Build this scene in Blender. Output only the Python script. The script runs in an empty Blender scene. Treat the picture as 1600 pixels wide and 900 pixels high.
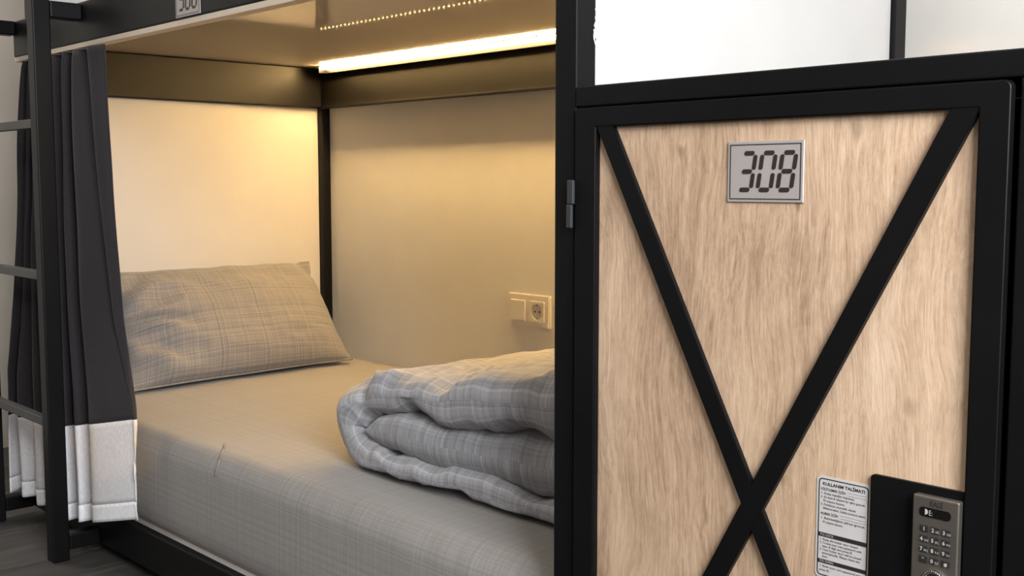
import bpy, bmesh, math, random
from mathutils import Vector, Matrix, noise
C = bpy.context
SC = C.scene
COL = SC.collection
S = 0.92                      # all lengths below are in camera heights; S turns them into metres
R = math.radians

# ------------------------------------------------------------------ camera
cd = bpy.data.cameras.new('camera')
cd.sensor_width = 36.0
cd.lens = 1754.0 / 1600.0 * 36.0
cd.clip_start = 0.05
cam = bpy.data.objects.new('camera', cd)
COL.objects.link(cam)
cam.location = (0, 0, 0)
cam.rotation_euler = (R(90 - 5.3), 0, R(47))
SC.camera = cam

# ------------------------------------------------------------------ world, light, exposure
SC.view_settings.view_transform = 'Standard'
SC.view_settings.look = 'None'
SC.view_settings.gamma = 1.0
SC.view_settings.use_curve_mapping = False
SC.view_settings.exposure = 0.0
w = bpy.data.worlds.new('world')
SC.world = w
w.use_nodes = True
w.node_tree.nodes['Background'].inputs[0].default_value = (0.80, 0.90, 1.0, 1)
w.node_tree.nodes['Background'].inputs[1].default_value = 1.0

def area(name, loc, target, sx, sy, power, color):
    l = bpy.data.lights.new(name, 'AREA')
    l.shape = 'RECTANGLE'; l.size = sx * S; l.size_y = sy * S
    l.energy = power; l.color = color
    o = bpy.data.objects.new(name, l)
    COL.objects.link(o)
    o.location = Vector(loc) * S
    d = Vector(target) - Vector(loc)
    o.rotation_euler = d.to_track_quat('-Z', 'Y').to_euler()
    return o

WIN = (1.03, 0.22, 0.85)      # middle of the window opening in the right wall
area('window_daylight', (1.07, WIN[1], WIN[2]), (-1.0, WIN[1] + 0.35, 0.45), 1.1, 1.3, 135, (0.93, 0.96, 1.0))
area('ceiling_lamp_light', (-1.6, -0.6, 1.70), (-1.6, -0.6, -1), 0.6, 0.6, 4, (1.0, 0.95, 0.88))

area('left_wall_fill_light', (-4.02, 0.50, 1.70), (-4.02, 0.50, -1), 0.6, 0.6, 15, (1.0, 0.93, 0.84))  # added fill that brightens the left wall and the curtain hem

# ------------------------------------------------------------------ materials
def mat(name):
    m = bpy.data.materials.new(name); m.use_nodes = True
    nt = m.node_tree
    return m, nt, nt.nodes['Principled BSDF']

def nd(nt, typ, **kw):
    n = nt.nodes.new(typ)
    for k, v in kw.items():
        setattr(n, k, v)
    return n

def lk(nt, a, b): nt.links.new(a, b)

def math_n(nt, op, a, b=None, c=None):
    n = nd(nt, 'ShaderNodeMath', operation=op)
    for i, v in enumerate((a, b, c)):
        if v is None: continue
        if isinstance(v, (int, float)): n.inputs[i].default_value = v
        else: lk(nt, v, n.inputs[i])
    return n.outputs[0]

def ramp(nt, fac, stops):
    r = nd(nt, 'ShaderNodeValToRGB')
    e = r.color_ramp.elements
    while len(e) < len(stops): e.new(0.5)
    for i, (p, c) in enumerate(stops):
        e[i].position = p; e[i].color = (*c, 1)
    lk(nt, fac, r.inputs[0])
    return r.outputs[0]

def bump(nt, b, height, strength=0.1, dist=0.01):
    n = nd(nt, 'ShaderNodeBump')
    n.inputs['Strength'].default_value = strength
    n.inputs['Distance'].default_value = dist
    lk(nt, height, n.inputs['Height'])
    lk(nt, n.outputs[0], b.inputs['Normal'])

def tex(nt, scale, detail=3, rough=0.5, vec=None, mapscale=None, coord='Object', dist=0.0):
    n = nd(nt, 'ShaderNodeTexNoise')
    n.inputs['Scale'].default_value = scale
    n.inputs['Detail'].default_value = detail
    n.inputs['Roughness'].default_value = rough
    n.inputs['Distortion'].default_value = dist
    if vec is None:
        tc = nd(nt, 'ShaderNodeTexCoord'); vec = tc.outputs[coord]
    if mapscale:
        mp = nd(nt, 'ShaderNodeMapping'); mp.inputs['Scale'].default_value = mapscale
        lk(nt, vec, mp.inputs[0]); vec = mp.outputs[0]
    lk(nt, vec, n.inputs['Vector'])
    return n.outputs[0]

def simple(name, col, rough=0.5, metal=0.0, spec=0.5, var=0.0, vscale=8, bmp=0.0, bscale=300, coat=0.0):
    m, nt, b = mat(name)
    b.inputs['Roughness'].default_value = rough
    b.inputs['Metallic'].default_value = metal
    b.inputs['Specular IOR Level'].default_value = spec
    b.inputs['Coat Weight'].default_value = coat
    b.inputs['Coat Roughness'].default_value = 0.12
    n = tex(nt, vscale)
    lo = tuple(c * (1 - var) for c in col); hi = tuple(min(1, c * (1 + var)) for c in col)
    lk(nt, ramp(nt, n, [(0.3, lo), (0.7, hi)]), b.inputs['Base Color'])
    if bmp:
        bump(nt, b, tex(nt, bscale), bmp, 0.001)
    return m

M = {}
M['black'] = simple('black_powder_coat', (0.004, 0.004, 0.0044), 0.42, spec=0.16, var=0.15, bmp=0.08, bscale=500)
M['beam'] = simple('black_satin_steel', (0.0034, 0.0030, 0.0026), 0.40, spec=0.20, var=0.2, bmp=0.05, bscale=350)
M['white'] = simple('white_melamine', (0.80, 0.79, 0.77), 0.32, spec=0.4, var=0.02)
M['panel'] = simple('white_board_dimmed_end', (0.50, 0.483, 0.465), 0.35, spec=0.35, var=0.02)  # same white board as the back, colour dimmed to offset strong light
M['backboard'] = simple('white_board_dimmed_back', (0.66, 0.645, 0.62), 0.38, spec=0.35, var=0.02)  # same board again, light balance put into its colour
M['cream'] = simple('cream_wall_paint', (0.67, 0.63, 0.575), 0.6, spec=0.3, var=0.02, bmp=0.05, bscale=120)
M['paint'] = simple('white_wall_paint', (0.78, 0.77, 0.75), 0.6, spec=0.3, var=0.02, bmp=0.05, bscale=120)
M['taupe'] = simple('taupe_wall_paint', (0.22, 0.19, 0.16), 0.6, spec=0.3, var=0.03)
M['board'] = simple('glossy_melamine_board', (0.72, 0.65, 0.56), 0.036, spec=0.5, var=0.03, vscale=3)
M['edge'] = simple('cream_edge_banding', (0.62, 0.52, 0.41), 0.45, var=0.04)
M['rung'] = simple('grey_worn_steel', (0.060, 0.058, 0.055), 0.5, spec=0.4, var=0.15)
M['hinge'] = simple('dark_grey_hinge_steel', (0.028, 0.029, 0.031), 0.45, spec=0.5, var=0.1)
M['scuff'] = simple('bare_white_scuff', (0.75, 0.73, 0.70), 0.7, var=0.1, vscale=60)
M['steel'] = simple('brushed_steel', (0.22, 0.196, 0.168), 0.42, metal=0.85, var=0.08, vscale=30)
M['chrome'] = simple('polished_chrome', (0.62, 0.60, 0.58), 0.16, metal=1.0, var=0.03)
M['key'] = simple('black_rubber_key', (0.02, 0.019, 0.018), 0.4, var=0.1)
M['ink'] = simple('black_ink', (0.016, 0.014, 0.014), 0.6, var=0.1)
M['digit'] = simple('dark_brown_print', (0.022, 0.013, 0.012), 0.5, var=0.1)
M['plate'] = simple('silver_grey_plate', (0.385, 0.348, 0.328), 0.42, metal=0.25, var=0.03)
M['sticker'] = simple('grey_white_sticker', (0.50, 0.475, 0.46), 0.5, var=0.02)
M['print'] = simple('pale_key_print', (0.42, 0.40, 0.38), 0.5, var=0.05)
M['plastic'] = simple('ivory_plastic', (0.70, 0.66, 0.60), 0.28, var=0.02)
M['socket'] = simple('shadowed_ivory_plastic', (0.60, 0.56, 0.50), 0.35, var=0.03)
M['hole'] = simple('dark_socket_hole', (0.02, 0.018, 0.016), 0.7, var=0.1)
M['lens'] = simple('black_display_glass', (0.006, 0.005, 0.005), 0.12, var=0.1)

def emit(name, col, strength):
    m, nt, b = mat(name)
    b.inputs['Base Color'].default_value = (*col, 1)
    b.inputs['Emission Color'].default_value = (*col, 1)
    b.inputs['Emission Strength'].default_value = strength
    n = tex(nt, 5)
    lk(nt, ramp(nt, n, [(0, tuple(c * 0.98 for c in col)), (1, col)]), b.inputs['Emission Color'])
    return m
M['led'] = emit('warm_led', (1.0, 0.66, 0.28), 24.0)
M['led_bar'] = emit('warm_led_diffuser', (1.0, 0.64, 0.25), 176.0)
M['lamp'] = emit('lamp_diffuser', (1.0, 0.96, 0.90), 3.0)

def wood():
    m, nt, b = mat('oak_laminate')
    tc = nd(nt, 'ShaderNodeTexCoord'); v = tc.outputs['Object']
    # gentle sideways wander so that the grain is never ruler straight
    wn = nd(nt, 'ShaderNodeTexNoise'); wn.inputs['Scale'].default_value = 5.0; wn.inputs['Detail'].default_value = 2
    mpw = nd(nt, 'ShaderNodeMapping'); mpw.inputs['Scale'].default_value = (1.0, 1.0, 0.55)
    lk(nt, v, mpw.inputs[0]); lk(nt, mpw.outputs[0], wn.inputs['Vector'])
    sub = nd(nt, 'ShaderNodeVectorMath', operation='SUBTRACT'); lk(nt, wn.outputs['Color'], sub.inputs[0]); sub.inputs[1].default_value = (0.5, 0.5, 0.5)
    sc_ = nd(nt, 'ShaderNodeVectorMath', operation='SCALE'); lk(nt, sub.outputs[0], sc_.inputs[0]); sc_.inputs['Scale'].default_value = 0.10
    ad = nd(nt, 'ShaderNodeVectorMath', operation='ADD'); lk(nt, v, ad.inputs[0]); lk(nt, sc_.outputs[0], ad.inputs[1])
    wn2 = nd(nt, 'ShaderNodeTexNoise'); wn2.inputs['Scale'].default_value = 22.0; wn2.inputs['Detail'].default_value = 2
    lk(nt, mpw.outputs[0], wn2.inputs['Vector'])
    sub2 = nd(nt, 'ShaderNodeVectorMath', operation='SUBTRACT'); lk(nt, wn2.outputs['Color'], sub2.inputs[0]); sub2.inputs[1].default_value = (0.5, 0.5, 0.5)
    sc2 = nd(nt, 'ShaderNodeVectorMath', operation='SCALE'); lk(nt, sub2.outputs[0], sc2.inputs[0]); sc2.inputs['Scale'].default_value = 0.008
    ad2 = nd(nt, 'ShaderNodeVectorMath', operation='ADD'); lk(nt, ad.outputs[0], ad2.inputs[0]); lk(nt, sc2.outputs[0], ad2.inputs[1])
    v = ad2.outputs[0]
    big = tex(nt, 3.0, 3, 0.55, v, (1.0, 1.0, 0.5), dist=0.4)
    streak = tex(nt, 75, 6, 0.72, v, (1.0, 1.0, 0.045), dist=0.15)
    fine = tex(nt, 330, 4, 0.7, v, (1.0, 1.0, 0.05))
    mott = tex(nt, 150, 4, 0.7, v, (1.0, 1.0, 0.30))
    ringsrc = tex(nt, 2.3, 1, 0.4, v, (1.0, 1.0, 0.26), dist=0.3)
    rings = math_n(nt, 'PINGPONG', math_n(nt, 'MULTIPLY', ringsrc, 60.0), 1.0)
    patch = tex(nt, 3.2, 2, 0.5, v, (1.0, 1.0, 0.45))
    patch = ramp(nt, patch, [(0.47, (0.12, 0.12, 0.12)), (0.60, (1, 1, 1))])
    a = math_n(nt, 'MULTIPLY_ADD', streak, 0.30, 0.03)
    a = math_n(nt, 'MULTIPLY_ADD', big, 0.52, math_n(nt, 'SUBTRACT', a, 0.066))
    a = math_n(nt, 'MULTIPLY_ADD', fine, 0.26, a)
    a = math_n(nt, 'MULTIPLY_ADD', mott, 0.16, a)
    rr = math_n(nt, 'MULTIPLY', math_n(nt, 'SUBTRACT', rings, 0.5), patch)
    a = math_n(nt, 'MULTIPLY_ADD', rr, 0.17, a)
    col = ramp(nt, a, [(0.42, (0.275, 0.172, 0.105)), (0.515, (0.450, 0.302, 0.196)),
                       (0.60, (0.580, 0.405, 0.272)), (0.71, (0.690, 0.512, 0.366))])
    fl = tex(nt, 30, 2, 0.5, v, (1.0, 1.0, 0.34))
    fm = ramp(nt, fl, [(0.715, (0, 0, 0)), (0.76, (1, 1, 1))])
    # a few small knots
    vo = nd(nt, 'ShaderNodeTexVoronoi'); vo.inputs['Scale'].default_value = 4.6
    mp = nd(nt, 'ShaderNodeMapping'); mp.inputs['Scale'].default_value = (1.0, 0.01, 0.75); mp.inputs['Location'].default_value = (0.36, 0.0, 0.11)
    lk(nt, v, mp.inputs[0]); lk(nt, mp.outputs[0], vo.inputs['Vector'])
    kn = ramp(nt, vo.outputs['Distance'], [(0.022, (1, 1, 1)), (0.055, (0, 0, 0))])
    fm = math_n(nt, 'MAXIMUM', math_n(nt, 'MULTIPLY', fm, 0.55), math_n(nt, 'MULTIPLY', kn, 0.45))
    mx = nd(nt, 'ShaderNodeMix', data_type='RGBA')
    lk(nt, fm, mx.inputs[0])
    lk(nt, col, mx.inputs[6]); mx.inputs[7].default_value = (0.15, 0.088, 0.052, 1)
    lk(nt, mx.outputs[2], b.inputs['Base Color'])
    b.inputs['Roughness'].default_value = 0.48
    b.inputs['Specular IOR Level'].default_value = 0.35
    bump(nt, b, math_n(nt, 'ADD', streak, fine), 0.25, 0.002)
    return m
M['wood'] = wood()

def floor_mat():
    m, nt, b = mat('grey_wood_plank')
    tc = nd(nt, 'ShaderNodeTexCoord'); v = tc.outputs['Object']
    oi = nd(nt, 'ShaderNodeObjectInfo')
    av = nd(nt, 'ShaderNodeVectorMath', operation='ADD')
    lk(nt, v, av.inputs[0])
    cx = nd(nt, 'ShaderNodeCombineXYZ')
    lk(nt, math_n(nt, 'MULTIPLY', oi.outputs['Random'], 37.0), cx.inputs[0]); lk(nt, cx.outputs[0], av.inputs[1])
    st = tex(nt, 45, 5, 0.65, av.outputs[0], (1.0, 0.07, 1.0), dist=0.3)
    bg = tex(nt, 7, 3, 0.5, av.outputs[0], (1.0, 0.25, 1.0))
    a = math_n(nt, 'MULTIPLY_ADD', bg, 0.45, math_n(nt, 'MULTIPLY', st, 0.55))
    a = math_n(nt, 'ADD', a, math_n(nt, 'MULTIPLY', math_n(nt, 'SUBTRACT', oi.outputs['Random'], 0.5), 0.06))
    lk(nt, ramp(nt, a, [(0.34, (0.020, 0.018, 0.0165)), (0.5, (0.047, 0.043, 0.039)), (0.68, (0.088, 0.081, 0.075))]), b.inputs['Base Color'])
    b.inputs['Roughness'].default_value = 0.55
    bump(nt, b, st, 0.15, 0.002)
    return m
M['floor'] = floor_mat()

def plaid(name, dark, mid, light, fine, band, contrast=1.0, bumpy=0.15, wr=0.0):
    """woven check: thread noise along both UV axes (UV in metres) plus sparse bolder lines"""
    m, nt, b = mat(name)
    uv = nd(nt, 'ShaderNodeUVMap'); uv.uv_map = 'UVMap'
    sp = nd(nt, 'ShaderNodeSeparateXYZ'); lk(nt, uv.outputs[0], sp.inputs[0])
    tot = None; boldl = None; boldd = None; thr = None
    for ax, off in ((0, 0.0), (1, 7.3)):
        c = math_n(nt, 'ADD', sp.outputs[ax], off)
        def n1(sc, det=1):
            n = nd(nt, 'ShaderNodeTexNoise', noise_dimensions='1D')
            n.inputs['Scale'].default_value = 1.0; n.inputs['Detail'].default_value = det
            lk(nt, math_n(nt, 'MULTIPLY', c, sc), n.inputs['W'])
            return n.outputs[0]
        f = n1(fine, 2); g = n1(band, 2)
        s = math_n(nt, 'MULTIPLY_ADD', f, 0.5, math_n(nt, 'MULTIPLY', g, 0.5))
        tot = s if tot is None else math_n(nt, 'ADD', tot, s)
        l = math_n(nt, 'GREATER_THAN', n1(band * 2.2, 0), 0.70)
        d = math_n(nt, 'LESS_THAN', n1(band * 1.9, 0), 0.30)
        boldl = l if boldl is None else math_n(nt, 'ADD', boldl, l)
        boldd = d if boldd is None else math_n(nt, 'ADD', boldd, d)
    a = math_n(nt, 'MULTIPLY', tot, 0.5)
    a = math_n(nt, 'MULTIPLY_ADD', boldl, 0.07, a)
    a = math_n(nt, 'MULTIPLY_ADD', boldd, -0.06, a)
    h = 0.13 / contrast
    lk(nt, ramp(nt, a, [(0.5 - h, dark), (0.5, mid), (0.5 + h, light)]), b.inputs['Base Color'])
    b.inputs['Roughness'].default_value = 0.85
    b.inputs['Specular IOR Level'].default_value = 0.15
    b.inputs['Sheen Weight'].default_value = 0.15
    hh = tot
    if wr:
        wv = tex(nt, 14, 3, 0.5, dist=0.6)
        hh = math_n(nt, 'MULTIPLY_ADD', wv, wr, math_n(nt, 'MULTIPLY', tot, 0.3))
    bump(nt, b, hh, bumpy, 0.006)
    return m
M['plaid'] = plaid('grey_check_cotton', (0.205, 0.203, 0.215), (0.295, 0.292, 0.305), (0.40, 0.396, 0.41), 240, 55, 0.9, 0.35, 1.2)
M['pillow'] = plaid('grey_check_pillow_cotton', (0.150, 0.142, 0.140), (0.195, 0.186, 0.182), (0.250, 0.239, 0.233), 300, 115, 1.0, 0.4, 1.0)
M['sheet'] = plaid('fine_grey_check_sheet', (0.198, 0.184, 0.170), (0.232, 0.216, 0.200), (0.278, 0.260, 0.241), 420, 120, 0.8, 0.12)

def cloth(name, col, rough, translucent=0.0):
    m, nt, b = mat(name)
    w1 = tex(nt, 420, 2, 0.5, None, (1, 1, 0.25))
    lo = tuple(c * 0.85 for c in col); hi = tuple(min(1, c * 1.12) for c in col)
    lk(nt, ramp(nt, w1, [(0.3, lo), (0.7, hi)]), b.inputs['Base Color'])
    b.inputs['Roughness'].default_value = rough
    b.inputs['Specular IOR Level'].default_value = 0.12
    b.inputs['Sheen Weight'].default_value = 0.08
    bump(nt, b, w1, 0.15, 0.001)
    if translucent:
        t = nd(nt, 'ShaderNodeBsdfTranslucent'); t.inputs[0].default_value = (*col, 1)
        mx = nd(nt, 'ShaderNodeMixShader'); mx.inputs[0].default_value = translucent
        lk(nt, b.outputs[0], mx.inputs[1]); lk(nt, t.outputs[0], mx.inputs[2])
        lk(nt, mx.outputs[0], nt.nodes['Material Output'].inputs[0])
    return m
M['drape'] = cloth('charcoal_drape', (0.030, 0.0265, 0.0285), 0.9)
M['voile'] = cloth('white_voile', (0.86, 0.84, 0.85), 0.85, 0.30)
M['voile_hem'] = cloth('white_voile_doubled', (0.92, 0.91, 0.92), 0.85, 0.12)

# ------------------------------------------------------------------ builders
BASE = {}
def thing(name, label, cat, loc, group=None):
    o = bpy.data.objects.new(name, None); COL.objects.link(o)
    o.empty_display_size = 0.05
    o.location = Vector(loc) * S
    o['label'] = label; o['category'] = cat
    if group: o['group'] = group
    BASE[o.name] = Vector(loc)
    return o

def link(name, bm, m, parent=None, smooth=False, kind=None, label=None):
    """bm is in scene units; parts keep their parent's base as origin"""
    base = BASE.get(parent.name, Vector((0, 0, 0))) if parent else None
    if base is None:                      # top-level mesh: origin at middle of its foot
        xs = [v.co for v in bm.verts]
        base = Vector((sum((min(c[i] for c in xs), max(c[i] for c in xs))) / 2 for i in range(3)))
        base.z = min(c.z for c in xs)
    bmesh.ops.translate(bm, verts=bm.verts, vec=-base)
    bmesh.ops.scale(bm, verts=bm.verts, vec=(S, S, S))
    bmesh.ops.recalc_face_normals(bm, faces=bm.faces) if not smooth == 'keep' else None
    me = bpy.data.meshes.new(name); bm.to_mesh(me); bm.free()
    me.materials.append(m)
    if smooth:
        for p in me.polygons: p.use_smooth = True
    o = bpy.data.objects.new(name, me); COL.objects.link(o)
    if parent:
        o.parent = parent
        BASE[o.name] = base
    else:
        o.location = base * S
        BASE[o.name] = base
    if kind: o['kind'] = kind
    if label: o['label'] = label
    return o

def add_box(bm, x0, x1, y0, y1, z0, z1, bev=0.0, seg=1):
    co = [(x, y, z) for x in (x0, x1) for y in (y0, y1) for z in (z0, z1)]
    vs = [bm.verts.new(c) for c in co]
    F = [(0, 1, 3, 2), (4, 6, 7, 5), (0, 4, 5, 1), (2, 3, 7, 6), (0, 2, 6, 4), (1, 5, 7, 3)]
    fs = [bm.faces.new([vs[i] for i in f]) for f in F]
    if bev:
        es = {e for f in fs for e in f.edges}
        bmesh.ops.bevel(bm, geom=list(es), offset=bev, segments=seg, affect='EDGES', profile=0.5)

def box(*a, bev=0.0, seg=1):
    bm = bmesh.new(); add_box(bm, *a, bev=bev, seg=seg); return bm

def add_prism(bm, pts, y0, y1):
    """polygon in XZ extruded from y0 to y1"""
    a = [bm.verts.new((p[0], y0, p[1])) for p in pts]
    b = [bm.verts.new((p[0], y1, p[1])) for p in pts]
    bm.faces.new(a); bm.faces.new(b[::-1])
    n = len(pts)
    for i in range(n):
        bm.faces.new((a[i], b[i], b[(i + 1) % n], a[(i + 1) % n]))

def rrect(x0, x1, z0, z1, r, n=5, corners=(1, 1, 1, 1)):
    pts = []
    for k, (cx, cz, a0) in enumerate(((x1 - r, z1 - r, 0), (x0 + r, z1 - r, 90), (x0 + r, z0 + r, 180), (x1 - r, z0 + r, 270))):
        if corners[k]:
            for i in range(n + 1):
                a = R(a0 + 90 * i / n); pts.append((cx + r * math.cos(a), cz + r * math.sin(a)))
        else:
            pts.append((cx + r * (1 if k in (0, 3) else -1), cz + r * (1 if k in (0, 1) else -1)))
    return pts

def add_ring(bm, outer, inner, y0, y1):
    n = len(outer)
    v = [[bm.verts.new((p[0], y, p[1])) for p in L] for y in (y0, y1) for L in (outer, inner)]
    for i in range(n):
        j = (i + 1) % n
        bm.faces.new((v[0][i], v[0][j], v[1][j], v[1][i]))
        bm.faces.new((v[2][i], v[3][i], v[3][j], v[2][j]))
        bm.faces.new((v[0][i], v[2][i], v[2][j], v[0][j]))
        bm.faces.new((v[1][i], v[1][j], v[3][j], v[3][i]))

def circle(cx, cz, r, n=28): return [(cx + r * math.cos(2 * math.pi * i / n), cz + r * math.sin(2 * math.pi * i / n)) for i in range(n)]

def add_text(bm, s, x, z, size, y, align='LEFT', sx=1.0, bold=0.0, width=None):
    """flat lettering on a plane facing -Y, baseline at z"""
    cu = bpy.data.curves.new('lettering', 'FONT')
    cu.body = s; cu.size = size; cu.align_x = align; cu.resolution_u = 2; cu.offset = bold
    o = bpy.data.objects.new('lettering', cu); COL.objects.link(o)
    dg = C.evaluated_depsgraph_get(); dg.update()
    me = bpy.data.meshes.new_from_object(o.evaluated_get(dg))
    wd = max((v.co.x for v in me.vertices), default=1) - min((v.co.x for v in me.vertices), default=0)
    if width: sx = width / max(wd, 1e-6)
    for v in me.vertices:
        c = v.co.copy(); v.co = (x + c.x * sx, y, z + c.y)
    bm.from_mesh(me)
    bpy.data.objects.remove(o); bpy.data.curves.remove(cu); bpy.data.meshes.remove(me)

def struct(name, bm, m):
    o = link(name, bm, m); o['kind'] = 'structure'; return o

# ------------------------------------------------------------------ key dimensions (camera height = 1)
FY, BY = 1.21, 2.29            # front plane of the bunk, back of its posts
LX, RX = -3.44, -1.16          # left and right end of the bunk
PW = 0.044                     # square tube
CZ = 0.405                     # underside of the upper bunk board

# ------------------------------------------------------------------ room shell
FL = struct('floor', box(-4.4, 1.10, -2.4, 2.4, -1.06, -1.003), M['ink'])
random.seed(3)
pw_, gap = 0.155, 0.0022
plank_src = {}
x = -4.38; i = 0
while x < -0.5:
    y = -1.35 + (0.47 * i) % 1.2 - 1.2
    while y < 2.3:
        y0, y1 = max(y, -1.3), min(y + 1.2, 2.3)
        if y1 - y0 > 0.05:
            b = box(x + gap / 2, x + pw_ - gap / 2, y0 + gap / 2, y1 - gap / 2, -1.006, -1.0 - random.uniform(0, 0.0004), bev=0.0012)
            link('plank', b, M['floor'], FL)
        y += 1.2
    x += pw_; i += 1
struct('ceiling', box(-4.4, 1.10, -2.4, 2.4, 1.75, 1.80), M['paint'])
struct('wall_back', box(-4.4, 1.10, 2.335, 2.4, -1.004, 1.75), M['cream'])
struct('wall_left', box(-4.45, -4.4, -2.4, 2.4, -1.004, 1.75), M['cream'])  # cream here stands in for warm light from the next berth
struct('wall_front', box(-4.4, 1.10, -2.45, -2.4, -1.004, 1.75), M['taupe'])
bm = bmesh.new()               # right wall with a window opening
wy0, wy1, wz0, wz1 = WIN[1] - 0.62, WIN[1] + 0.62, WIN[2] - 0.72, WIN[2] + 0.72
add_box(bm, 1.0, 1.1, -2.4, wy0, -1.004, 1.75); add_box(bm, 1.0, 1.1, wy1, 2.335, -1.004, 1.75)
add_box(bm, 1.0, 1.1, wy0, wy1, -1.004, wz0); add_box(bm, 1.0, 1.1, wy0, wy1, wz1, 1.75)
struct('wall_right', bm, M['paint'])
bm = bmesh.new()
for a in ((wy0, wy0 + .05, wz0, wz1), (wy1 - .05, wy1, wz0, wz1), (wy0, wy1, wz0, wz0 + .05), (wy0, wy1, wz1 - .05, wz1), (WIN[1] - .02, WIN[1] + .02, wz0, wz1)):
    add_box(bm, 1.01, 1.05, *a)
struct('window_1', bm, M['white'])

# ------------------------------------------------------------------ bunk frame
BK = thing('bunk_bed', 'black steel bunk bed frame with white panels, welded ladder and cream edged upper board', 'bunk bed', ((LX + RX) / 2, (FY + BY) / 2, -1))
bv = 0.0035
def part(name, *a, m='black', bev=bv, seg=2, label=None, parent=BK):
    return link(name, box(*a, bev=bev, seg=seg), M[m], parent, label=label)
part('post', RX - PW, RX, FY, FY + PW, -1, 1.45, label='black post beside the locker door')
part('post', RX - PW, RX, 2.140, 2.187, -1, 1.45)
part('post', LX, LX + PW, BY - PW, BY, -1, 1.45)
part('post', LX, LX + PW, FY + 0.035, FY + 0.035 + PW, -1, 1.45)
part('bottom_rail', LX, RX - PW - 0.001, FY, FY + 0.022, -0.972, -0.873)
part('bottom_rail', LX + PW, RX - PW, BY - PW, BY, -0.972, -0.90)
part('fascia_beam', LX, RX - PW - 0.001, FY, FY + PW, 0.3695, 0.472)
part('board_edge', LX + 0.001, RX - PW - 0.001, FY + 0.002, FY + 0.030, 0.3555, 0.369, m='edge', bev=0.0012, label='cream board edge under the front beam')
part('end_beam', LX + 0.004, LX + PW, FY + 0.076, BY - PW - 0.0005, 0.267, CZ - 0.0005, m='beam')
part('back_beam', LX + PW + 0.0005, RX - 0.06, BY - PW, BY - 0.001, 0.267, CZ - 0.0005, m='beam')
part('beam_lip', LX + PW + 0.004, RX - 0.06, BY - PW - 0.0125, BY - PW + 0.012, 0.2640, 0.2668, m='beam', bev=0.0004)
part('beam_lip', LX + PW + 0.004, RX - 0.06, BY - PW - 0.0143, BY - PW - 0.0126, 0.2640, 0.2705, m='beam', bev=0.0005)
part('upper_board', LX + 0.002, RX - 0.045, FY + 0.046, BY - 0.001, CZ, CZ + 0.018, m='board', bev=0, label='glossy board forming the ceiling of the lower berth')
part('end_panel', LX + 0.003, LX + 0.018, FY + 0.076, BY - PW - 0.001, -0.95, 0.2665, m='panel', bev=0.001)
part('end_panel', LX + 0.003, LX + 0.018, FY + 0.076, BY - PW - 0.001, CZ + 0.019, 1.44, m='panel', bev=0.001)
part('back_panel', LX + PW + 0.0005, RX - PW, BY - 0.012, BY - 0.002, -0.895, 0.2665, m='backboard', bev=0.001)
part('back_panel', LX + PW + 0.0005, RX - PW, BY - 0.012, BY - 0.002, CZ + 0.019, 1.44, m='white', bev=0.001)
part('end_panel', RX - 0.034, RX - 0.010, FY + PW + 0.0005, 2.1395, -0.95, 1.44, m='panel', bev=0.001, label='bright white end panel above the locker')
part('base_board', LX + PW + 0.001, RX - PW - 0.001, FY + 0.023, BY - PW - 0.001, -0.892, -0.874, m='plate', bev=0.001)

# ladder: two uprights, brackets to the frame, square rungs
LPX = (-2.935, -3.416)
for px in LPX:
    part('ladder_upright', px - PW, px, 1.082, 1.127, -1, 0.95 if px > -3 else 0.95)
    part('ladder_bracket', px - PW + 0.001, px - 0.001, 1.1275, FY - 0.0005, -0.972, -0.930)
    part('ladder_bracket', px - PW + 0.001, px - 0.001, 1.1275, FY - 0.0005, 0.424 if px > -3 else 0.431, 0.466 if px > -3 else 0.471)
for z in (0.155, -0.238, -0.627, 0.547):
    part('ladder_rung', LPX[1] + 0.0005, LPX[0] - PW - 0.0005, 1.086, 1.110, z - 0.0115, z + 0.0115, m='rung', bev=0.002)
bm = bmesh.new()
random.seed(9)
for (z, r) in ((0.235, 0.006), (0.222, 0.010), (0.212, 0.005), (0.258, 0.003), (0.29, 0.004), (0.246, 0.003)):
    pts = [(FY + PW - 0.002 - max(0, r * (0.7 + 0.5 * random.random()) * math.cos(t)) * 0.6, z + r * (0.8 + 0.5 * random.random()) * math.sin(t)) for t in [-1.57 + 3.14 * k / 7 for k in range(8)]]
    v1 = [bm.verts.new((RX + 0.0003, p[0], p[1])) for p in pts]; v2 = [bm.verts.new((RX + 0.0012, p[0], p[1])) for p in pts]
    bm.faces.new(v2); bm.faces.new(v1[::-1])
    for k in range(8): bm.faces.new((v1[k], v1[(k + 1) % 8], v2[(k + 1) % 8], v2[k]))
link('chipped_paint', bm, M['scuff'], BK, kind='stuff', label='white chips in the paint of the post')

# ------------------------------------------------------------------ LED strip on the lip
y0 = BY - PW - 0.0075
LD = thing('led_light_strip', 'warm glowing LED strip on the lip of the black back beam', 'light strip', (-2.3, y0, 0.2669))
link('tape', box(LX + PW + 0.01, RX - 0.07, y0 - 0.0035, y0 + 0.0035, 0.2669, 0.2678), M['plate'], LD)
bm = bmesh.new()
x = LX + PW + 0.016
while x < RX - 0.08:
    add_box(bm, x - 0.003, x + 0.003, y0 - 0.0022, y0 + 0.0022, 0.2679, 0.2698)
    x += 0.024
link('led', bm, M['led'], LD, kind='stuff')

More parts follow.
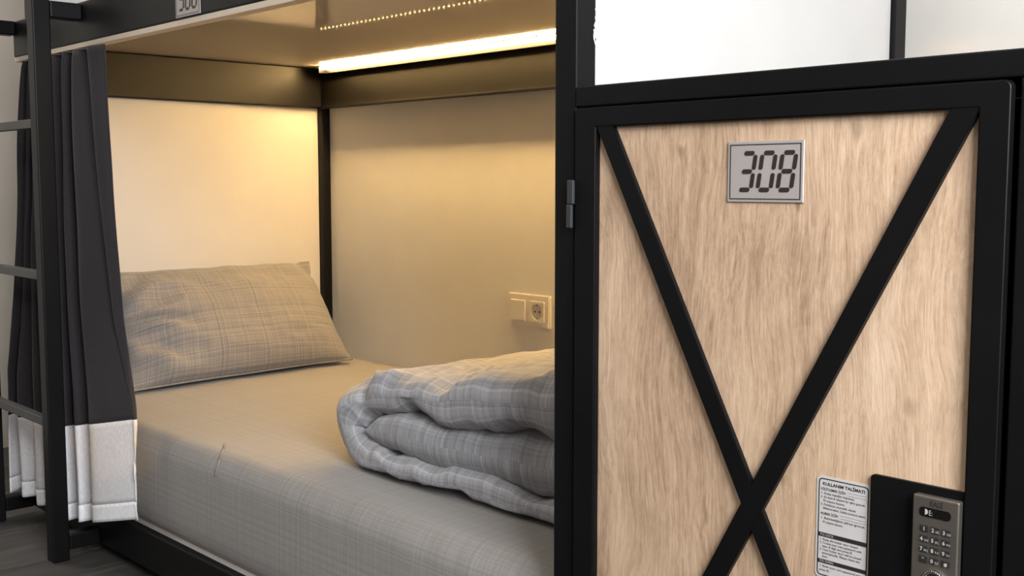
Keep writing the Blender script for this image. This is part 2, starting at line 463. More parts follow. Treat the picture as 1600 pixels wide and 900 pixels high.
x0_, x1_ = LX + PW + 0.075, RX - 0.065
yl = BY - PW - 0.045
LB = thing('led_light_bar', 'bright warm LED bar under the upper board along the back beam', 'light bar', (-2.3, yl, CZ - 0.0165))
link('diffuser', box(x0_, x1_, yl - 0.013, yl + 0.013, CZ - 0.0120, CZ - 0.0025, bev=0.002), M['led_bar'], LB)
bm = bmesh.new()
add_box(bm, x0_, x1_, yl - 0.013, yl + 0.0165, CZ - 0.0024, CZ - 0.0006)
add_box(bm, x0_, x1_, yl + 0.0135, yl + 0.0165, CZ - 0.0240, CZ - 0.0024)  # skirt added to keep the bar's light off the back beam
link('shading_housing', bm, M['black'], LB)
for xa, xb in ((x0_ - 0.003, x0_ - 0.0002), (x1_ + 0.0002, x1_ + 0.003)):
    link('shading_cap', box(xa, xb, yl - 0.0135, yl + 0.0165, CZ - 0.024, CZ - 0.0006), M['black'], LB)  # caps deepened to hold the bar's light off the end panel

# ------------------------------------------------------------------ number plates
SEG = {'0': 'abcdef', '3': 'abcdg', '6': 'acdefg', '8': 'abcdefg'}
def number_plate(parent, x0, x1, z0, z1, y, digits):
    W, H = x1 - x0, z1 - z0
    pl = link('number_plate', box(x0, x1, y - 0.0022, y, z0, z1, bev=0.0006), M['plate'], parent, label='silver number plate reading 308' if digits == '308' else 'silver number plate on the front beam')
    yf = y - 0.0022
    bm = bmesh.new(); i, t = 0.032 * W, 0.011 * W
    o_ = [(x0 + i, z0 + i), (x1 - i, z0 + i), (x1 - i, z1 - i), (x0 + i, z1 - i)]
    n_ = [(x0 + i + t, z0 + i + t), (x1 - i - t, z0 + i + t), (x1 - i - t, z1 - i - t), (x0 + i + t, z1 - i - t)]
    add_ring(bm, o_, n_, yf - 0.0004, yf + 0.0003)
    link('border', bm, M['digit'], pl)
    hd, wd, th = 0.600 * H, 0.172 * W, 0.076 * H
    slant = 0.15
    for k, ch in enumerate(digits):
        ox = x0 + (0.150 + 0.262 * k) * W; oz = z0 + 0.205 * H
        bm = bmesh.new()
        def seg(ax, az, bx, bz):
            d = Vector((bx - ax, bz - az)); L = d.length; d /= L; n = Vector((-d.y, d.x))
            a = Vector((ax, az)) + d * th * 0.33; b = Vector((bx, bz)) - d * th * 0.33
            h = th / 2
            P = [a, a + d * h * .35 + n * h * .8, a + d * h * .9 + n * h, b - d * h * .9 + n * h, b - d * h * .35 + n * h * .8, b,
                 b - d * h * .35 - n * h * .8, b - d * h * .9 - n * h, a + d * h * .9 - n * h, a + d * h * .35 - n * h * .8]
            add_prism(bm, [(ox + p.x + slant * p.y, oz + p.y) for p in P], yf - 0.0005, yf + 0.0003)
        e = 0.0
        V = dict(a=(e, hd, wd - e, hd), g=(e, hd / 2, wd - e, hd / 2), d=(e, 0, wd - e, 0),
                 b=(wd, hd - e, wd, hd / 2 + e), c=(wd, hd / 2 - e, wd, e), f=(0, hd - e, 0, hd / 2 + e), e=(0, hd / 2 - e, 0, e))
        for s in SEG[ch]: seg(*V[s])
        link('digit', bm, M['digit'], pl)
    return pl
number_plate(BK, -2.411, -2.296, 0.3725, 0.4505, FY - 0.0003, '306')

# ------------------------------------------------------------------ locker
X0 = RX
LK = thing('locker', 'tall locker with oak door, black crossed bars, number 308 and keypad lock', 'locker', (X0 + 0.345, FY + 0.2, -1))
YL = FY - 0.001
def lp(name, x0, x1, z0, z1, y0, y1, m='black', bev=0.0022, label=None, parent=LK, seg=2):
    return link(name, box(X0 + x0, X0 + x1, y0, y1, z0, z1, bev=bev, seg=seg), M[m], parent, label=label)
lp('carcass_rail', 0.0012, 0.735, 0.1125, 0.1425, YL, YL + 0.035)
lp('carcass_rail', 0.0012, 0.735, -0.99, -0.955, YL, YL + 0.035)
lp('carcass_upright', 0.650, 0.735, -0.9545, 0.112, YL, YL + 0.035)
lp('side_panel', 0.717, 0.735, -1.0, 0.1425, YL + 0.036, YL + 0.50)
lp('side_panel', 0.0012, 0.012, -1.0, 0.1425, YL + 0.049, YL + 0.50)
lp('top_panel', 0.013, 0.716, 0.127, 0.1425, YL + 0.036, YL + 0.50)
lp('back_panel', 0.013, 0.716, -1.0, 0.1265, YL + 0.488, YL + 0.50)
lp('bottom_panel', 0.013, 0.716, -1.0, -0.985, YL + 0.036, YL + 0.487)
# door: sheet frame with rounded corners round an oak panel
DO = link('door', box(X0 + 0.035, X0 + 0.618, FY + 0.0045, FY + 0.018, -0.935, 0.092, bev=0.0005), M['wood'], LK, label='oak laminate door panel')
bm = bmesh.new()
n = 6
outer = rrect(X0 + 0.0035, X0 + 0.6425, -0.951, 0.1105, 0.009, n)
inner = rrect(X0 + 0.0455, X0 + 0.6075, -0.920, 0.0815, 0.0006, n)
add_ring(bm, outer, inner, FY - 0.006, FY + 0.0043)
es = [e for e in bm.edges if all(abs(v.co.y - (FY - 0.006)) < 1e-6 for v in e.verts) and len(e.link_faces) == 2 and any(abs(f.normal.y) < 0.5 for f in e.link_faces)]
bm.normal_update()
es = [e for e in bm.edges if all(abs(v.co.y - (FY - 0.006)) < 1e-6 for v in e.verts) and any(abs(f.normal.y) < 0.5 for f in e.link_faces)]
bmesh.ops.bevel(bm, geom=es, offset=0.0020, segments=3, affect='EDGES')
link('door_frame', bm, M['black'], DO, label='black steel frame round the oak panel')
def bar(x0, z0, x1, z1, wd, y0, y1):
    d = Vector((x1 - x0, z1 - z0)).normalized(); nn = Vector((-d.y, d.x)) * wd / 2
    bm = bmesh.new()
    add_prism(bm, [(X0 + x0 + nn.x, z0 + nn.y), (X0 + x1 + nn.x, z1 + nn.y), (X0 + x1 - nn.x, z1 - nn.y), (X0 + x0 - nn.x, z0 - nn.y)], y0, y1)
    bmesh.ops.bevel(bm, geom=bm.edges[:], offset=0.001, segments=2, affect='EDGES')
    link('crossed_bar', bm, M['black'], DO)
bar(0.0555, 0.0938, 0.5935, -0.9333, 0.0278, FY - 0.0045, FY + 0.0043)
bar(0.5975, 0.0922, 0.0515, -0.9332, 0.0300, FY - 0.0050, FY + 0.0043)
# hinge knuckles
lp('hinge', -0.0055, 0.0065, -0.0300, 0.0055, FY - 0.0125, FY - 0.0065, m='hinge', bev=0.0015)
lp('hinge', -0.0070, 0.0030, -0.0655, -0.0306, FY - 0.0125, FY - 0.0065, m='hinge', bev=0.0015)
for z in (-0.78,):
    lp('hinge', -0.0055, 0.0065, z, z + 0.035, FY - 0.0125, FY - 0.0065, m='hinge', bev=0.0015)
    lp('hinge', -0.0070, 0.0030, z - 0.0356, z - 0.0006, FY - 0.0125, FY - 0.0065, m='hinge', bev=0.0015)
YP = FY + 0.0043               # face of the oak panel
number_plate(LK, X0 + 0.2735, X0 + 0.3875, -0.0235, 0.0542, YP, '308')

# instruction sticker
sx0, sx1, sz0, sz1 = X0 + 0.4165, X0 + 0.4900, -0.4895, -0.3605
bm = bmesh.new(); add_prism(bm, rrect(sx0, sx1, sz0, sz1, 0.006, 6), YP - 0.0008, YP)
ST = link('instruction_sticker', bm, M['sticker'], LK, label='grey white sticker of locker instructions in Turkish and English')
ys = YP - 0.0008
bm = bmesh.new()
add_ring(bm, rrect(sx0 + .0028, sx1 - .0028, sz0 + .0028, sz1 - .0028, 0.0050, 6), rrect(sx0 + .0040, sx1 - .0040, sz0 + .0040, sz1 - .0040, 0.0042, 6), ys - 0.0003, ys + 0.0002)
for za, zb in ((-0.4372, -0.4320), (-0.4708, -0.4660)):
    add_box(bm, sx0 + .0035, sx1 - .0035, ys - 0.0003, ys + 0.0002, za, zb)
link('border', bm, M['ink'], ST)
bm = bmesh.new(); yt = ys - 0.0002
fs = 0.00385
L = sx0 + 0.0062; L2 = sx0 + 0.0094
add_text(bm, 'KULLANIM TALİMATI', (sx0 + sx1) / 2 - 0.0285, -0.3718, 0.0054, yt, bold=0.00018, width=0.0570)
rows = [
 (L, -0.3782, 'KİLİTLEMEK İÇİN', 0.0330, 1), (L, -0.3832, '1. Dolap kapağını kapatınız.', 0.0455, 0),
 (L, -0.3879, '2. En fazla 8 rakamlı bir şifre girerek', 0.0600, 0), (L2, -0.3926, '© tuşuna basınız.', 0.0300, 0),
 (L, -0.3973, '3. Dolabınız otomatik olarak', 0.0480, 0), (L2, -0.4020, 'kilitlenecektir. Lütfen kontrol ediniz.', 0.0580, 0),
 (L, -0.4090, 'AÇMAK İÇİN', 0.0240, 1), (L, -0.4145, '1. Belirlediğiniz şifreyi girerek', 0.0600, 0),
 (L2, -0.4195, '© tuşuna basınız.', 0.0280, 0),
 (L, -0.4418, '1. Keep the locker door closed.', 0.0520, 0), (L, -0.4461, '2. Create your own password with', 0.0570, 0),
 (L2, -0.4504, 'max. 8 digit and press ©.', 0.0420, 0), (L, -0.4547, '3. Your locker door will be closed', 0.0565, 0),
 (L2, -0.4590, 'automatically. Please check the', 0.0520, 0), (L2, -0.4633, 'door.', 0.0085, 0),
 (L, -0.4758, '1. Enter your own password and', 0.0560, 0), (L, -0.4808, 'press ©.', 0.0140, 0)]
for (xx, zz, s, wd, b_) in rows:
    add_text(bm, s, xx, zz, fs * (1.1 if b_ else 1.0), yt, bold=0.0001 if b_ else 0.00004, width=wd)
link('lettering', bm, M['ink'], ST, smooth='keep', kind='stuff')
bm = bmesh.new()
for zz in (-0.3755, -0.3790, -0.4062, -0.4097):
    add_box(bm, sx0 + (0.042 if zz > -0.39 else 0.034), sx1 - 0.0055, ys - 0.0002, ys + 0.0001, zz - 0.0001, zz + 0.0001)
link('rule_line', bm, M['hinge'], ST, kind='stuff')
bm = bmesh.new()
add_text(bm, 'TO LOCK', L, -0.4359, 0.0040, ys - 0.0005, width=0.0190)
add_text(bm, 'TO OPEN', L, -0.4696, 0.0040, ys - 0.0005, width=0.0190)
link('lettering', bm, M['sticker'], ST, smooth='keep', kind='stuff', label='pale headings on the black bands')

# lock back plate and keypad lock
bm = bmesh.new(); add_prism(bm, rrect(X0 + 0.4912, X0 + 0.6072, -0.600, -0.3445, 0.005, 6, (0, 1, 1, 0)), FY - 0.0005, YP)
link('lock_backplate', bm, M['black'], LK, label='matte black plate behind the keypad')
kx0, kx1, kz0, kz1 = X0 + 0.5510, X0 + 0.6060, -0.535, -0.3540
yk0, yk1 = FY - 0.0125, FY - 0.0006
KP = link('keypad_lock', box(kx0, kx1, yk0, yk1, kz0, kz1, bev=0.0022, seg=3), M['steel'], LK, label='brushed steel keypad lock with twelve keys')
def kb(u, v): return kx0 + u * 0.055, kz1 - v * 0.181      # u, v as fractions of the lock's face
bm = bmesh.new()
a = kb(0.155, 0.130); b_ = kb(0.835, 0.070)
add_prism(bm, rrect(a[0], b_[0], a[1], b_[1], 0.0045, 6), yk0 - 0.0006, yk0 + 0.0004)
DS = link('display', bm, M['lens'], KP, label='black display window')
bm = bmesh.new()
p = kb(0.285, 0.118)
add_prism(bm, [(p[0], p[1]), (p[0] + .0028, p[1] + .0012), (p[0] + .0034, p[1] + .0035), (p[0] + .0028, p[1] + .0058), (p[0], p[1] + .0070)], yk0 - 0.0010, yk0 - 0.0005)
add_text(bm, 'E:', p[0] + 0.0044, p[1] + 0.0002, 0.0086, yk0 - 0.0009, sx=0.75)
link('display_mark', bm, M['print'], KP)
bm = bmesh.new(); p = kb(0.375, 0.058)
add_text(bm, 'KALE', p[0], p[1], 0.0092, yk0 - 0.0003, width=0.0150, bold=0.0002)
link('lettering', bm, M['ink'], KP, smooth='keep', kind='stuff')
bm = bmesh.new()
leg = ['1', '2ABC', '3DEF', '4GHI', '5JKL', '6MNO', '7PRS', '8TUV', '9WXY', '*', '0QZ', '#']
for r_ in range(4):
    for c_ in range(3):
        x_, z_ = kb(0.285 + 0.240 * c_, 0.205 + 0.0660 * r_)
        kbm = bmesh.new()
        add_box(kbm, x_ - 0.0049, x_ + 0.0049, yk0 - 0.0016, yk0 + 0.0003, z_ - 0.0040, z_ + 0.0040, bev=0.0009, seg=2)
        link('key', kbm, M['key'], KP)
        s = leg[r_ * 3 + c_]
        add_text(bm, s[0], x_ - (0.0044 if len(s) > 1 else 0.0016), z_ - 0.0024, 0.0062, yk0 - 0.0018, bold=0.0002)
        if len(s) > 1: add_text(bm, s[1:], x_ + 0.0002, z_ - 0.0028, 0.0042, yk0 - 0.0018, width=0.0050)
link('key_lettering', bm, M['print'], KP, smooth='keep', kind='stuff')
kc = kb(0.535, 0.535)
bm = bmesh.new(); add_ring(bm, circle(*kc, 0.0140, 32), circle(*kc, 0.0098, 32), yk0 - 0.0040, yk0 + 0.0003)
es = [e for e in bm.edges if all(abs(v.co.y - (yk0 - 0.004)) < 1e-6 for v in e.verts)]
bmesh.ops.bevel(bm, geom=es, offset=0.0012, segments=2, affect='EDGES')
link('knob_ring', bm, M['chrome'], KP, smooth=False)
bm = bmesh.new(); add_prism(bm, circle(*kc, 0.0095, 32), yk0 - 0.0012, yk0 + 0.0003)
link('knob_well', bm, M['key'], KP)
bm = bmesh.new(); add_prism(bm, circle(*kc, 0.0060, 28), yk0 - 0.0060, yk0 - 0.0012)
es = [e for e in bm.edges if all(abs(v.co.y - (yk0 - 0.006)) < 1e-6 for v in e.verts)]
bmesh.ops.bevel(bm, geom=es, offset=0.0018, segments=3, affect='EDGES')
link('knob', bm, M['chrome'], KP)

# ------------------------------------------------------------------ switch and socket on the back panel
yb = BY - 0.0122
wx, wz = -2.452, -0.371
SK = thing('wall_socket', 'ivory double plate with light switch and round power socket above the duvet', 'wall socket', (wx + 0.085, yb, wz - 0.048))
bm = bmesh.new(); add_prism(bm, rrect(wx, wx + 0.176, wz - 0.048, wz + 0.048, 0.004, 4), yb - 0.0095, yb)
es = [e for e in bm.edges if all(abs(v.co.y - (yb - 0.0095)) < 1e-6 for v in e.verts)]
bmesh.ops.bevel(bm, geom=es, offset=0.0025, segments=2, affect='EDGES')
link('frame_plate', bm, M['plastic'], SK)
yp = yb - 0.0095
sw = link('switch_rocker', box(wx + 0.018, wx + 0.078, yp - 0.0045, yp + 0.0005, wz - 0.030, wz + 0.030, bev=0.0015, seg=2), M['plastic'], SK)
cx_, r0 = wx + 0.128, 0.0235
bm = bmesh.new(); add_ring(bm, rrect(cx_ - 0.030, cx_ + 0.030, wz - 0.030, wz + 0.030, 0.004, 7), circle(cx_, wz, r0, 32)[:], yp - 0.0040, yp + 0.0004)
link('socket_cover', bm, M['plastic'], SK)
bm = bmesh.new(); add_prism(bm, circle(cx_, wz, r0 - 0.0006, 32), yp - 0.0006, yp + 0.0003)
well = link('socket_well', bm, M['socket'], SK)
for dx in (-0.0095, 0.0095):
    bm = bmesh.new(); add_prism(bm, circle(cx_ + dx, wz, 0.0030, 14), yp - 0.0011, yp - 0.0004)
    link('pin_hole', bm, M['hole'], well)
for dz in (-0.0195, 0.0195):
    link('earth_clip', box(cx_ - 0.003, cx_ + 0.003, yp - 0.0032, yp - 0.0007, wz + dz - 0.002, wz + dz + 0.002), M['chrome'], well)

# ------------------------------------------------------------------ soft things: grid helper
def grid_mesh(P, UV, wrap_u=False):
    """P[i][j] points, UV[i][j] metres"""
    bm = bmesh.new(); uvl = bm.loops.layers.uv.new('UVMap')
    n, m = len(P), len(P[0])
    V = [[bm.verts.new(p) for p in row] for row in P]
    for i in range(n if wrap_u else n - 1):
        i2 = (i + 1) % n
        for j in range(m - 1):
            f = bm.faces.new((V[i][j], V[i2][j], V[i2][j + 1], V[i][j + 1]))
            idx = ((i, j), (i2 if i2 else n, j), (i2 if i2 else n, j + 1), (i, j + 1))
            for l, (a, b) in zip(f.loops, idx):
                l[uvl].uv = UV(a, b)
    return bm, V

def fbm(x, y, z, o=3):
    s, a = 0, 1
    for k in range(o):
        s += a * noise.noise(Vector((x, y, z))); x *= 2.1; y *= 2.1; z *= 2.1; a *= 0.5
    return s

# mattress under its fitted sheet: cross-section in YZ swept along X
mx0, mx1, my0, my1, mzb = LX + 0.05, RX - PW - 0.012, FY + 0.027, BY - 0.016, -0.8735
prof = [(my0 + 0.05, mzb), (my0 + 0.012, mzb), (my0 + 0.003, mzb + 0.02), (my0 - 0.001, -0.82), (my0, -0.76), (my0 + 0.001, -0.70), (my0 + 0.002, -0.680), (my0 + 0.004, -0.670),
        (my0 + 0.010, -0.656), (my0 + 0.020, -0.642), (my0 + 0.032, -0.632), (my0 + 0.040, -0.628), (my0 + 0.050, -0.626)]
for k in range(1, 25):
    t = k / 24; prof.append((my0 + 0.05 + (my1 - my0 - 0.06) * t, -0.626 + 0.014 * math.sin(min(1, t * 1.6) * math.pi / 2)))
prof += [(my1, -0.63), (my1, -0.75), (my1, mzb), (my1 - 0.05, mzb)]
arc = [0]
for a, b in zip(prof, prof[1:]): arc.append(arc[-1] + math.hypot(b[0] - a[0], b[1] - a[1]))
NX = 120
P = []
for i in range(NX + 1):
    x = mx0 + (mx1 - mx0) * i / NX
    row = []
    for j, (y, z) in enumerate(prof):
        wv = 0.0025 * fbm(x * 3, y * 5, z * 5) if 2 < j < len(prof) - 3 else 0
        if 6 <= j <= 9: wv += 0.0012 * math.sin(x * 60 + 2 * math.sin(x * 13))
        row.append((x, y - (wv if j < 9 else 0), z + (wv if j >= 8 else 0)))
    P.append(row)
bm, V = grid_mesh(P, lambda i, j: ((mx1 - mx0) * i / NX, arc[j]))
for e_ in (V[0], V[-1]): bm.faces.new(e_)
MT = thing('mattress', 'mattress in a fine grey checked fitted sheet on the lower berth', 'mattress', ((mx0 + mx1) / 2, (my0 + my1) / 2, mzb))
link('fitted_sheet', bm, M['sheet'], MT, smooth=True)
# stitched corner seam across the sheet's edge
bm = bmesh.new()
sv = [(-2.335, my0 + 0.0005, -0.675), (-2.345, my0 + 0.018, -0.642), (-2.375, my0 + 0.045, -0.6255), (-2.42, my0 + 0.075, -0.6235)]
for k in range(len(sv) - 1):
    a, b = Vector(sv[k]), Vector(sv[k + 1]); d = Vector((0.0022, 0, 0)); u = Vector((0, -0.0022, 0.0022))
    q = [a - d, a + d, b + d, b - d]
    lo = [bm.verts.new(p_) for p_ in q]; hi = [bm.verts.new(p_ + u) for p_ in q]
    bm.faces.new(lo[::-1]); bm.faces.new(hi)
    for e in range(4): bm.faces.new((lo[e], lo[(e + 1) % 4], hi[(e + 1) % 4], hi[e]))
link('seam', bm, M['sheet'], MT, smooth=True)

# pillow leaning on the end panel
pc = Vector((-3.265, 1.795, -0.440))
ev = Vector((-0.23, 0, 0.325)).normalized(); eu = Vector((0, 1, 0)); en = Vector((0.325, 0, 0.23)).normalized()
PWd, PH, PT = 0.395, 0.205, 0.090
NU, NV = 90, 50
def pil(u, v, side):
    # outline pinched between the corners
    au, av = abs(u), abs(v)
    ou = u * PWd * (1 - 0.055 * (1 - v * v)); ov = v * PH * (1 - 0.045 * (1 - u * u))
    if v > 0: ou *= 1 - 0.055 * v
    t = PT * (max(0, 1 - au ** 2.6) ** 0.55) * (max(0, 1 - av ** 2.4) ** 0.55)
    wl = max(0, min(1, (-u - 0.35) / 0.4))
    r = math.hypot((u + 0.55) * 2.0, (v - 0.1))
    ang = math.atan2(v - 0.05, u + 1.25)
    wr = 0.020 * wl * math.sin(ang * 11 + 2.5 * noise.noise(Vector((u * 3, v * 3, 1)))) + 0.010 * fbm(u * 2.4 + 4, v * 2.2, 2.0) + 0.004 * (1 - abs(noise.noise(Vector((u * 4 + v * 3, v * 5 - u * 2, 5.0)))) * 2)
    crn = max(0, u - 0.72) * max(0, v - 0.45) * 0.22
    k = (max(0, 1 - au ** 6) * max(0, 1 - av ** 6))
    d = side * (t + (wr * k)) - crn * 0.5
    p = pc + eu * ou + ev * ov + en * d
    # lower seam droops a little toward the left, front corner lifts on the right
    if v < -0.8: p.z += 0.012 * max(0, u) * (-v - 0.8) * 5
    # loose ear of the case at the upper right corner, slack upper hem
    ear = max(0, u - 0.80) / 0.20 * max(0, v - 0.62) / 0.38
    p += eu * 0.018 * ear + ev * 0.010 * ear - en * 0.012 * math.sin(min(1, ear * 2) * math.pi)
    p.z += 0.006 * noise.noise(Vector((u * 4, 0, 3))) * max(0, v)
    p.x = max(p.x, LX + 0.021)
    p.z = max(p.z, -0.6105)
    return p
bm = bmesh.new(); uvl = bm.loops.layers.uv.new('UVMap')
for side in (1, -1):
    G = [[bm.verts.new(pil(-1 + 2 * i / NU, -1 + 2 * j / NV, side)) for j in range(NV + 1)] for i in range(NU + 1)]
    for i in range(NU):
        for j in range(NV):
            q = (G[i][j], G[i + 1][j], G[i + 1][j + 1], G[i][j + 1])
            f = bm.faces.new(q if side > 0 else q[::-1])
            ix = ((i, j), (i + 1, j), (i + 1, j + 1), (i, j + 1))
            for l, (a, b) in zip(f.loops, ix if side > 0 else ix[::-1]):
                l[uvl].uv = (a / NU * 2 * PWd, b / NV * 2 * PH + (2 if side < 0 else 0))
bmesh.ops.remove_doubles(bm, verts=bm.verts, dist=0.0004)
PL = thing('pillow', 'plump pillow in a grey checked case leaning on the white end panel', 'pillow', (pc.x + 0.08, pc.y, -0.61))
link('pillowcase', bm, M['pillow'], PL, smooth=True)
# piped edge seam along the near edge
bm = bmesh.new()
rowp = [pil(-1 + 2 * i / NU, -1.0, 1) for i in range(NU + 1)]
sec = [(math.cos(2 * math.pi * k / 6) * 0.0035, math.sin(2 * math.pi * k / 6) * 0.0035) for k in range(6)]
prev = None
for p in rowp:
    p = p + en * 0.001
    ring = [bm.verts.new(p + en * a + ev * b) for a, b in sec]
    if prev:
        for k in range(6): bm.faces.new((prev[k], prev[(k + 1) % 6], ring[(k + 1) % 6], ring[k]))
    prev = ring
link('seam', bm, M['pillow'], PL, smooth=True)

# folded duvet: closed cross-section in XZ swept along Y with puffy ends
def catmull(pts, n):
    out = []
    m = len(pts)
    for i in range(m - 1):
        p0, p1, p2, p3 = pts[max(i - 1, 0)], pts[i], pts[i + 1], pts[min(i + 2, m - 1)]
        for k in range(n):
            t = k / n
            out.append(tuple(0.5 * ((2 * b) + (-a + c) * t + (2 * a - 5 * b + 4 * c - d) * t * t + (-a + 3 * b - 3 * c + d) * t ** 3) for a, b, c, d in zip(p0, p1, p2, p3)))
    out.append(tuple(pts[-1]))
    return out

def slab(path, yf, yb, rnd, bulge, seed, floor_z, amp, pinch=None):
    """path of (x, z, half thickness); outline = both offsets, swept along Y"""
    c = catmull(path, 10)
    n = len(c)
    L_, R_ = [], []
    s = [0]
    for a, b in zip(c, c[1:]): s.append(s[-1] + math.hypot(b[0] - a[0], b[1] - a[1]))
    for i in range(n):
        a, b = c[max(i - 1, 0)], c[min(i + 1, n - 1)]
        d = Vector((b[0] - a[0], b[1] - a[1])).normalized(); nn = Vector((-d.y, d.x))
        L_.append((i, nn, 1)); R_.append((i, nn, -1))
    cap = []
    outline = L_ + R_[::-1]
    NYs = 64
    P = []
    for (i, nn, sg) in outline:
        row = []
        for j in range(NYs + 1):
            t = j / NYs
            tt = 0.5 - 0.5 * math.cos(math.pi * t)
            y = yf + (yb - yf) * tt
            e = min(y - yf, yb - y) / rnd
            k = math.sqrt(max(0.0, 1 - (1 - min(1, e)) ** 2.4)) if e < 1 else 1.0
            x, z, h = c[i]
            endk = min(1, s[i] / 0.05) if False else 1
            hh = h * (0.06 + 0.94 * k)
            if sg == bulge: hh += 0.010 * math.sin(math.pi * tt) * min(1, h / 0.05)
            q = Vector((x + nn.x * sg * hh, y, z + nn.y * sg * hh))
            # creases running across the roll, strongest at the rounded front edge
            wv = noise.noise(Vector((s[i] * 9 + seed, y * 4.0 + s[i] * 4, sg * 1.7)))
            nn2 = abs(noise.noise(Vector((s[i] * 7.5 + y * 7.0 + seed, y * 5.0 - s[i] * 4, sg * 3.1 + seed))))
            wv2 = 1 - 2.4 * nn2 ** 0.75
            nn3 = abs(noise.noise(Vector((s[i] * 15 - y * 11.0 + seed, y * 9.0 + s[i] * 5, sg * 1.1 + seed))))
            wv2 += 0.55 * (1 - 2.4 * nn3 ** 0.75) * max(0, 1 - (y - yf) / 0.16)
            f = amp * (0.45 + 0.75 * max(0, 1 - (y - yf) / 0.22))
            q += Vector((nn.x * sg, -0.25 * (1 - min(1, e)), nn.y * sg)) * f * (wv * 0.9 + wv2 * 0.75) * (0.3 + 0.7 * k)
            q.y += 0.010 * math.sin(s[i] * 9 + seed) * max(0, 1 - (y - yf) / 0.15)
            if pinch and sg == bulge:
                g = math.exp(-((s[i] - pinch) / 0.030) ** 2) * max(0, 1 - (y - yf) / 0.10)
                q += Vector((-0.020, -0.016, 0.010)) * g
                g2 = math.exp(-((s[i] - pinch + 0.06) / 0.018) ** 2) * max(0, 1 - (y - yf) / 0.12)
                q += Vector((0.004, 0.010, -0.010)) * g2
            q.z = max(q.z, floor_z)
            row.append(q)
        P.append(row)
    m = len(outline)
    def UV(i, j):
        k = i if i < n else (2 * n - 1 - i if i < m else 0)
        off = 0 if i < n else 3
        t = j / NYs; tt = 0.5 - 0.5 * math.cos(math.pi * t)
        return (s[max(0, min(n - 1, k))] + off, yf + (yb - yf) * tt)
    bm, V = grid_mesh(P, UV, wrap_u=True)
    for j in (0, NYs):
        for i in range(n - 1):
            a, b, c2, d2 = V[i][j], V[i + 1][j], V[m - 2 - i][j], V[m - 1 - i][j]
            try:
                f = bm.faces.new((a, b, c2, d2))
                uvl = bm.loops.layers.uv.active
                for l, ii, v_ in zip(f.loops, (i, i + 1, i + 1, i), (0, 0, .03, .03)): l[uvl].uv = (s[ii], yf + v_)
            except ValueError:
                pass
    return bm
DV = thing('duvet', 'thick grey checked duvet folded into a roll on the bed beside the locker', 'duvet', (-1.7, 1.75, -0.615))
xe = RX - PW - 0.03
op = [(xe, -0.380, 0.074), (-1.40, -0.400, 0.062), (-1.60, -0.420, 0.048), (-1.78, -0.437, 0.040), (-1.90, -0.450, 0.036), (-1.965, -0.466, 0.042), (-2.005, -0.490, 0.052), (-2.024, -0.532, 0.060), (-1.985, -0.574, 0.034), (-1.90, -0.586, 0.024), (-1.75, -0.588, 0.024), (-1.45, -0.590, 0.024), (xe, -0.592, 0.023)]
link('outer_fold', slab(op, 1.385, 2.15, 0.085, -1, 1.3, -0.6085, 0.018, 0.80), M['plaid'], DV, smooth=True)
ip = [(xe, -0.515, 0.064), (-1.45, -0.518, 0.062), (-1.65, -0.522, 0.057), (-1.80, -0.525, 0.050), (-1.90, -0.526, 0.042), (-1.945, -0.526, 0.026), (-1.960, -0.526, 0.004)]
link('inner_fold', slab(ip, 1.395, 2.12, 0.07, 0, 6.1, -0.6085, 0.009), M['plaid'], DV, smooth=True)

# ------------------------------------------------------------------ curtain gathered at the left end
BOT = [(-2.637, 1.2), (-2.628, 1.188), (-2.640, 1.188), (-2.769, 1.142), (-2.850, 1.2), (-2.870, 1.145), (-2.960, 1.2), (-2.950, 1.145), (-3.047, 1.2), (-3.04, 1.145), (-3.137, 1.2), (-3.162, 1.145), (-3.27, 1.2), (-3.285, 1.145), (-3.40, 1.2), (-3.362, 1.145)]
TOP = [(-2.820, 1.215), (-2.900, 1.202), (-2.945, 1.236), (-3.003, 1.207), (-3.063, 1.240), (-3.068, 1.207), (-3.129, 1.240), (-3.168, 1.207), (-3.200, 1.238), (-3.22, 1.207), (-3.255, 1.238), (-3.268, 1.207), (-3.30, 1.238), (-3.315, 1.207), (-3.35, 1.238), (-3.365, 1.207)]
BOT = [(x_ - 0.02 - 0.04 * min(1, max(0, (-2.63 - x_) / 0.12)), y_) for x_, y_ in BOT]
KS = 7
def sample(pts):
    out = []
    for i in range(len(pts) - 1):
        for k in range(KS):
            t = k / KS
            out.append(Vector((pts[i][0] + (pts[i + 1][0] - pts[i][0]) * t, pts[i][1] + (pts[i + 1][1] - pts[i][1]) * t)))
    out.append(Vector(pts[-1]))
    for _ in range(2):
        o2 = out[:]
        for i in range(1, len(out) - 1): o2[i] = (out[i - 1] + out[i] * 2 + out[i + 1]) / 4
        out = o2
    return out
cb, ct = sample(BOT), sample(TOP)
NC = len(cb)
ZT = 0.3535
def wgt(z):
    K = [(ZT, 0), (-0.02, 0.25), (-0.33, 0.60), (-0.55, 0.97), (-0.70, 1.0), (-1.0, 1.0)]
    for (a, wa), (b, wb) in zip(K, K[1:]):
        if z >= b:
            return wa + (wb - wa) * (a - z) / (a - b)
    return 1.0
def lerp(a, b, t): return a + (b - a) * t
def zbound(x):               # seam between drape and white band
    if x > -3.08: return lerp(-0.667, -0.583, (x + 3.08) / 0.44)
    return lerp(-0.690, -0.667, (x + 3.56) / 0.48)
def zhem(x):
    if x > -3.0: return lerp(-0.915, -0.840, min(1, (x + 3.0) / 0.34))
    return lerp(-0.921, -0.915, (x + 3.56) / 0.56)
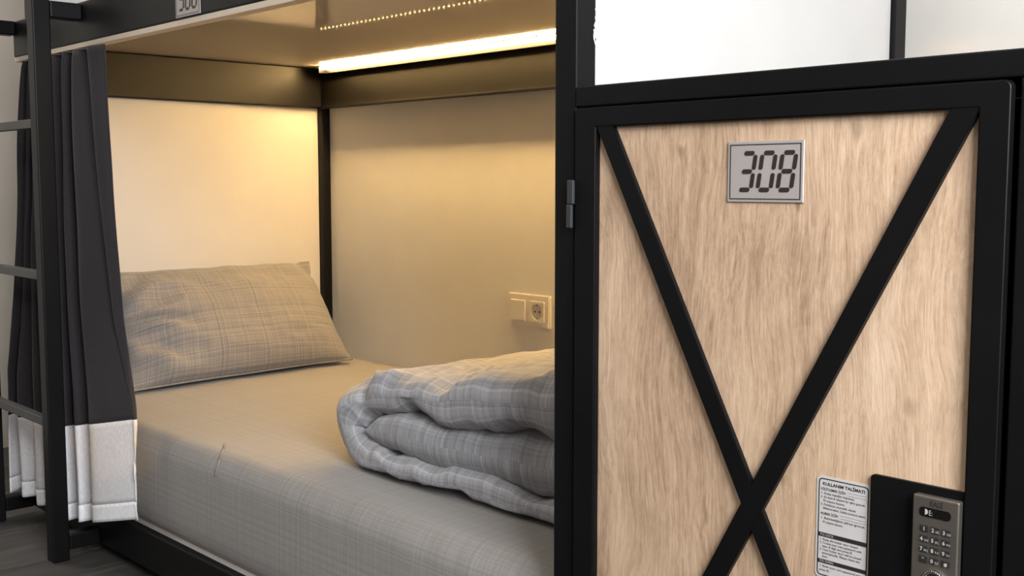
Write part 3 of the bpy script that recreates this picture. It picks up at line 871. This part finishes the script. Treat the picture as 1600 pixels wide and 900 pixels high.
def cpt(i, z):
    w_ = wgt(z)
    f = i / (NC - 1)
    w2 = lerp(w_, w_ ** 2.6, max(0, min(1, (f - 0.3) / 0.5)))
    p = ct[i].lerp(cb[i], w2)
    y = lerp(ct[i].y, cb[i].y, min(1, w_ * 1.6) if f < 0.1 else w_ ** 0.6)
    x = p.x
    if z < -0.6 and f < 0.1:
        t = min(1, (-0.6 - z) / 0.15); x -= 0.030 * t * (1 - f / 0.1) * (1 if z > -0.80 else max(0, 1 - (-0.80 - z) / 0.05))
    y += 0.004 * noise.noise(Vector((i * 0.15, z * 4, 0)))
    return Vector((x + 0.004 * noise.noise(Vector((i * 0.1, z * 3, 7))), y, z))
def sheet(zt, zb, n, off=0.0):
    P = []
    for i in range(NC):
        xb = cb[i].x
        a, b = zt(xb), zb(xb)
        P.append([cpt(i, lerp(a, b, k / n)) + Vector((0, -off, 0)) for k in range(n + 1)])
    bm, V = grid_mesh(P, lambda i, j: (i * 0.01, j * 0.02))
    # thickness
    bm.normal_update()
    g = bmesh.ops.solidify(bm, geom=bm.faces[:], thickness=0.0016)
    return bm
CU = thing('curtain', 'charcoal curtain with white lower band bunched behind the bunk ladder', 'curtain', (-3.1, 1.18, -0.96))
link('drape', sheet(lambda x: ZT, zbound, 60), M['drape'], CU, smooth=True)
link('white_band', sheet(lambda x: zbound(x) + 0.0005, lambda x: zhem(x) + 0.045, 16), M['voile'], CU, smooth=True, label='sheer white lower band')
link('hem', sheet(lambda x: zhem(x) + 0.0455, zhem, 5, 0.0006), M['voile_hem'], CU, smooth=True, label='doubled white hem')

# ------------------------------------------------------------------ ceiling lamps outside the frame; the far left one is added fill
for lx, ly, where in ((-1.6, -0.6, 'in front of the locker'), (-4.02, 0.50, 'at the far left end, added to brighten the left wall')):
    CL = thing('ceiling_lamp', 'square white ceiling lamp over the corridor ' + where, 'ceiling lamp', (lx, ly, 1.71), 'corridor ceiling lamps')
    link('lamp_body', box(lx - .35, lx + .35, ly - .35, ly + .35, 1.715, 1.749, bev=0.004), M['white'], CL)
    link('diffuser', box(lx - .32, lx + .32, ly - .32, ly + .32, 1.708, 1.7145), M['lamp'], CL)
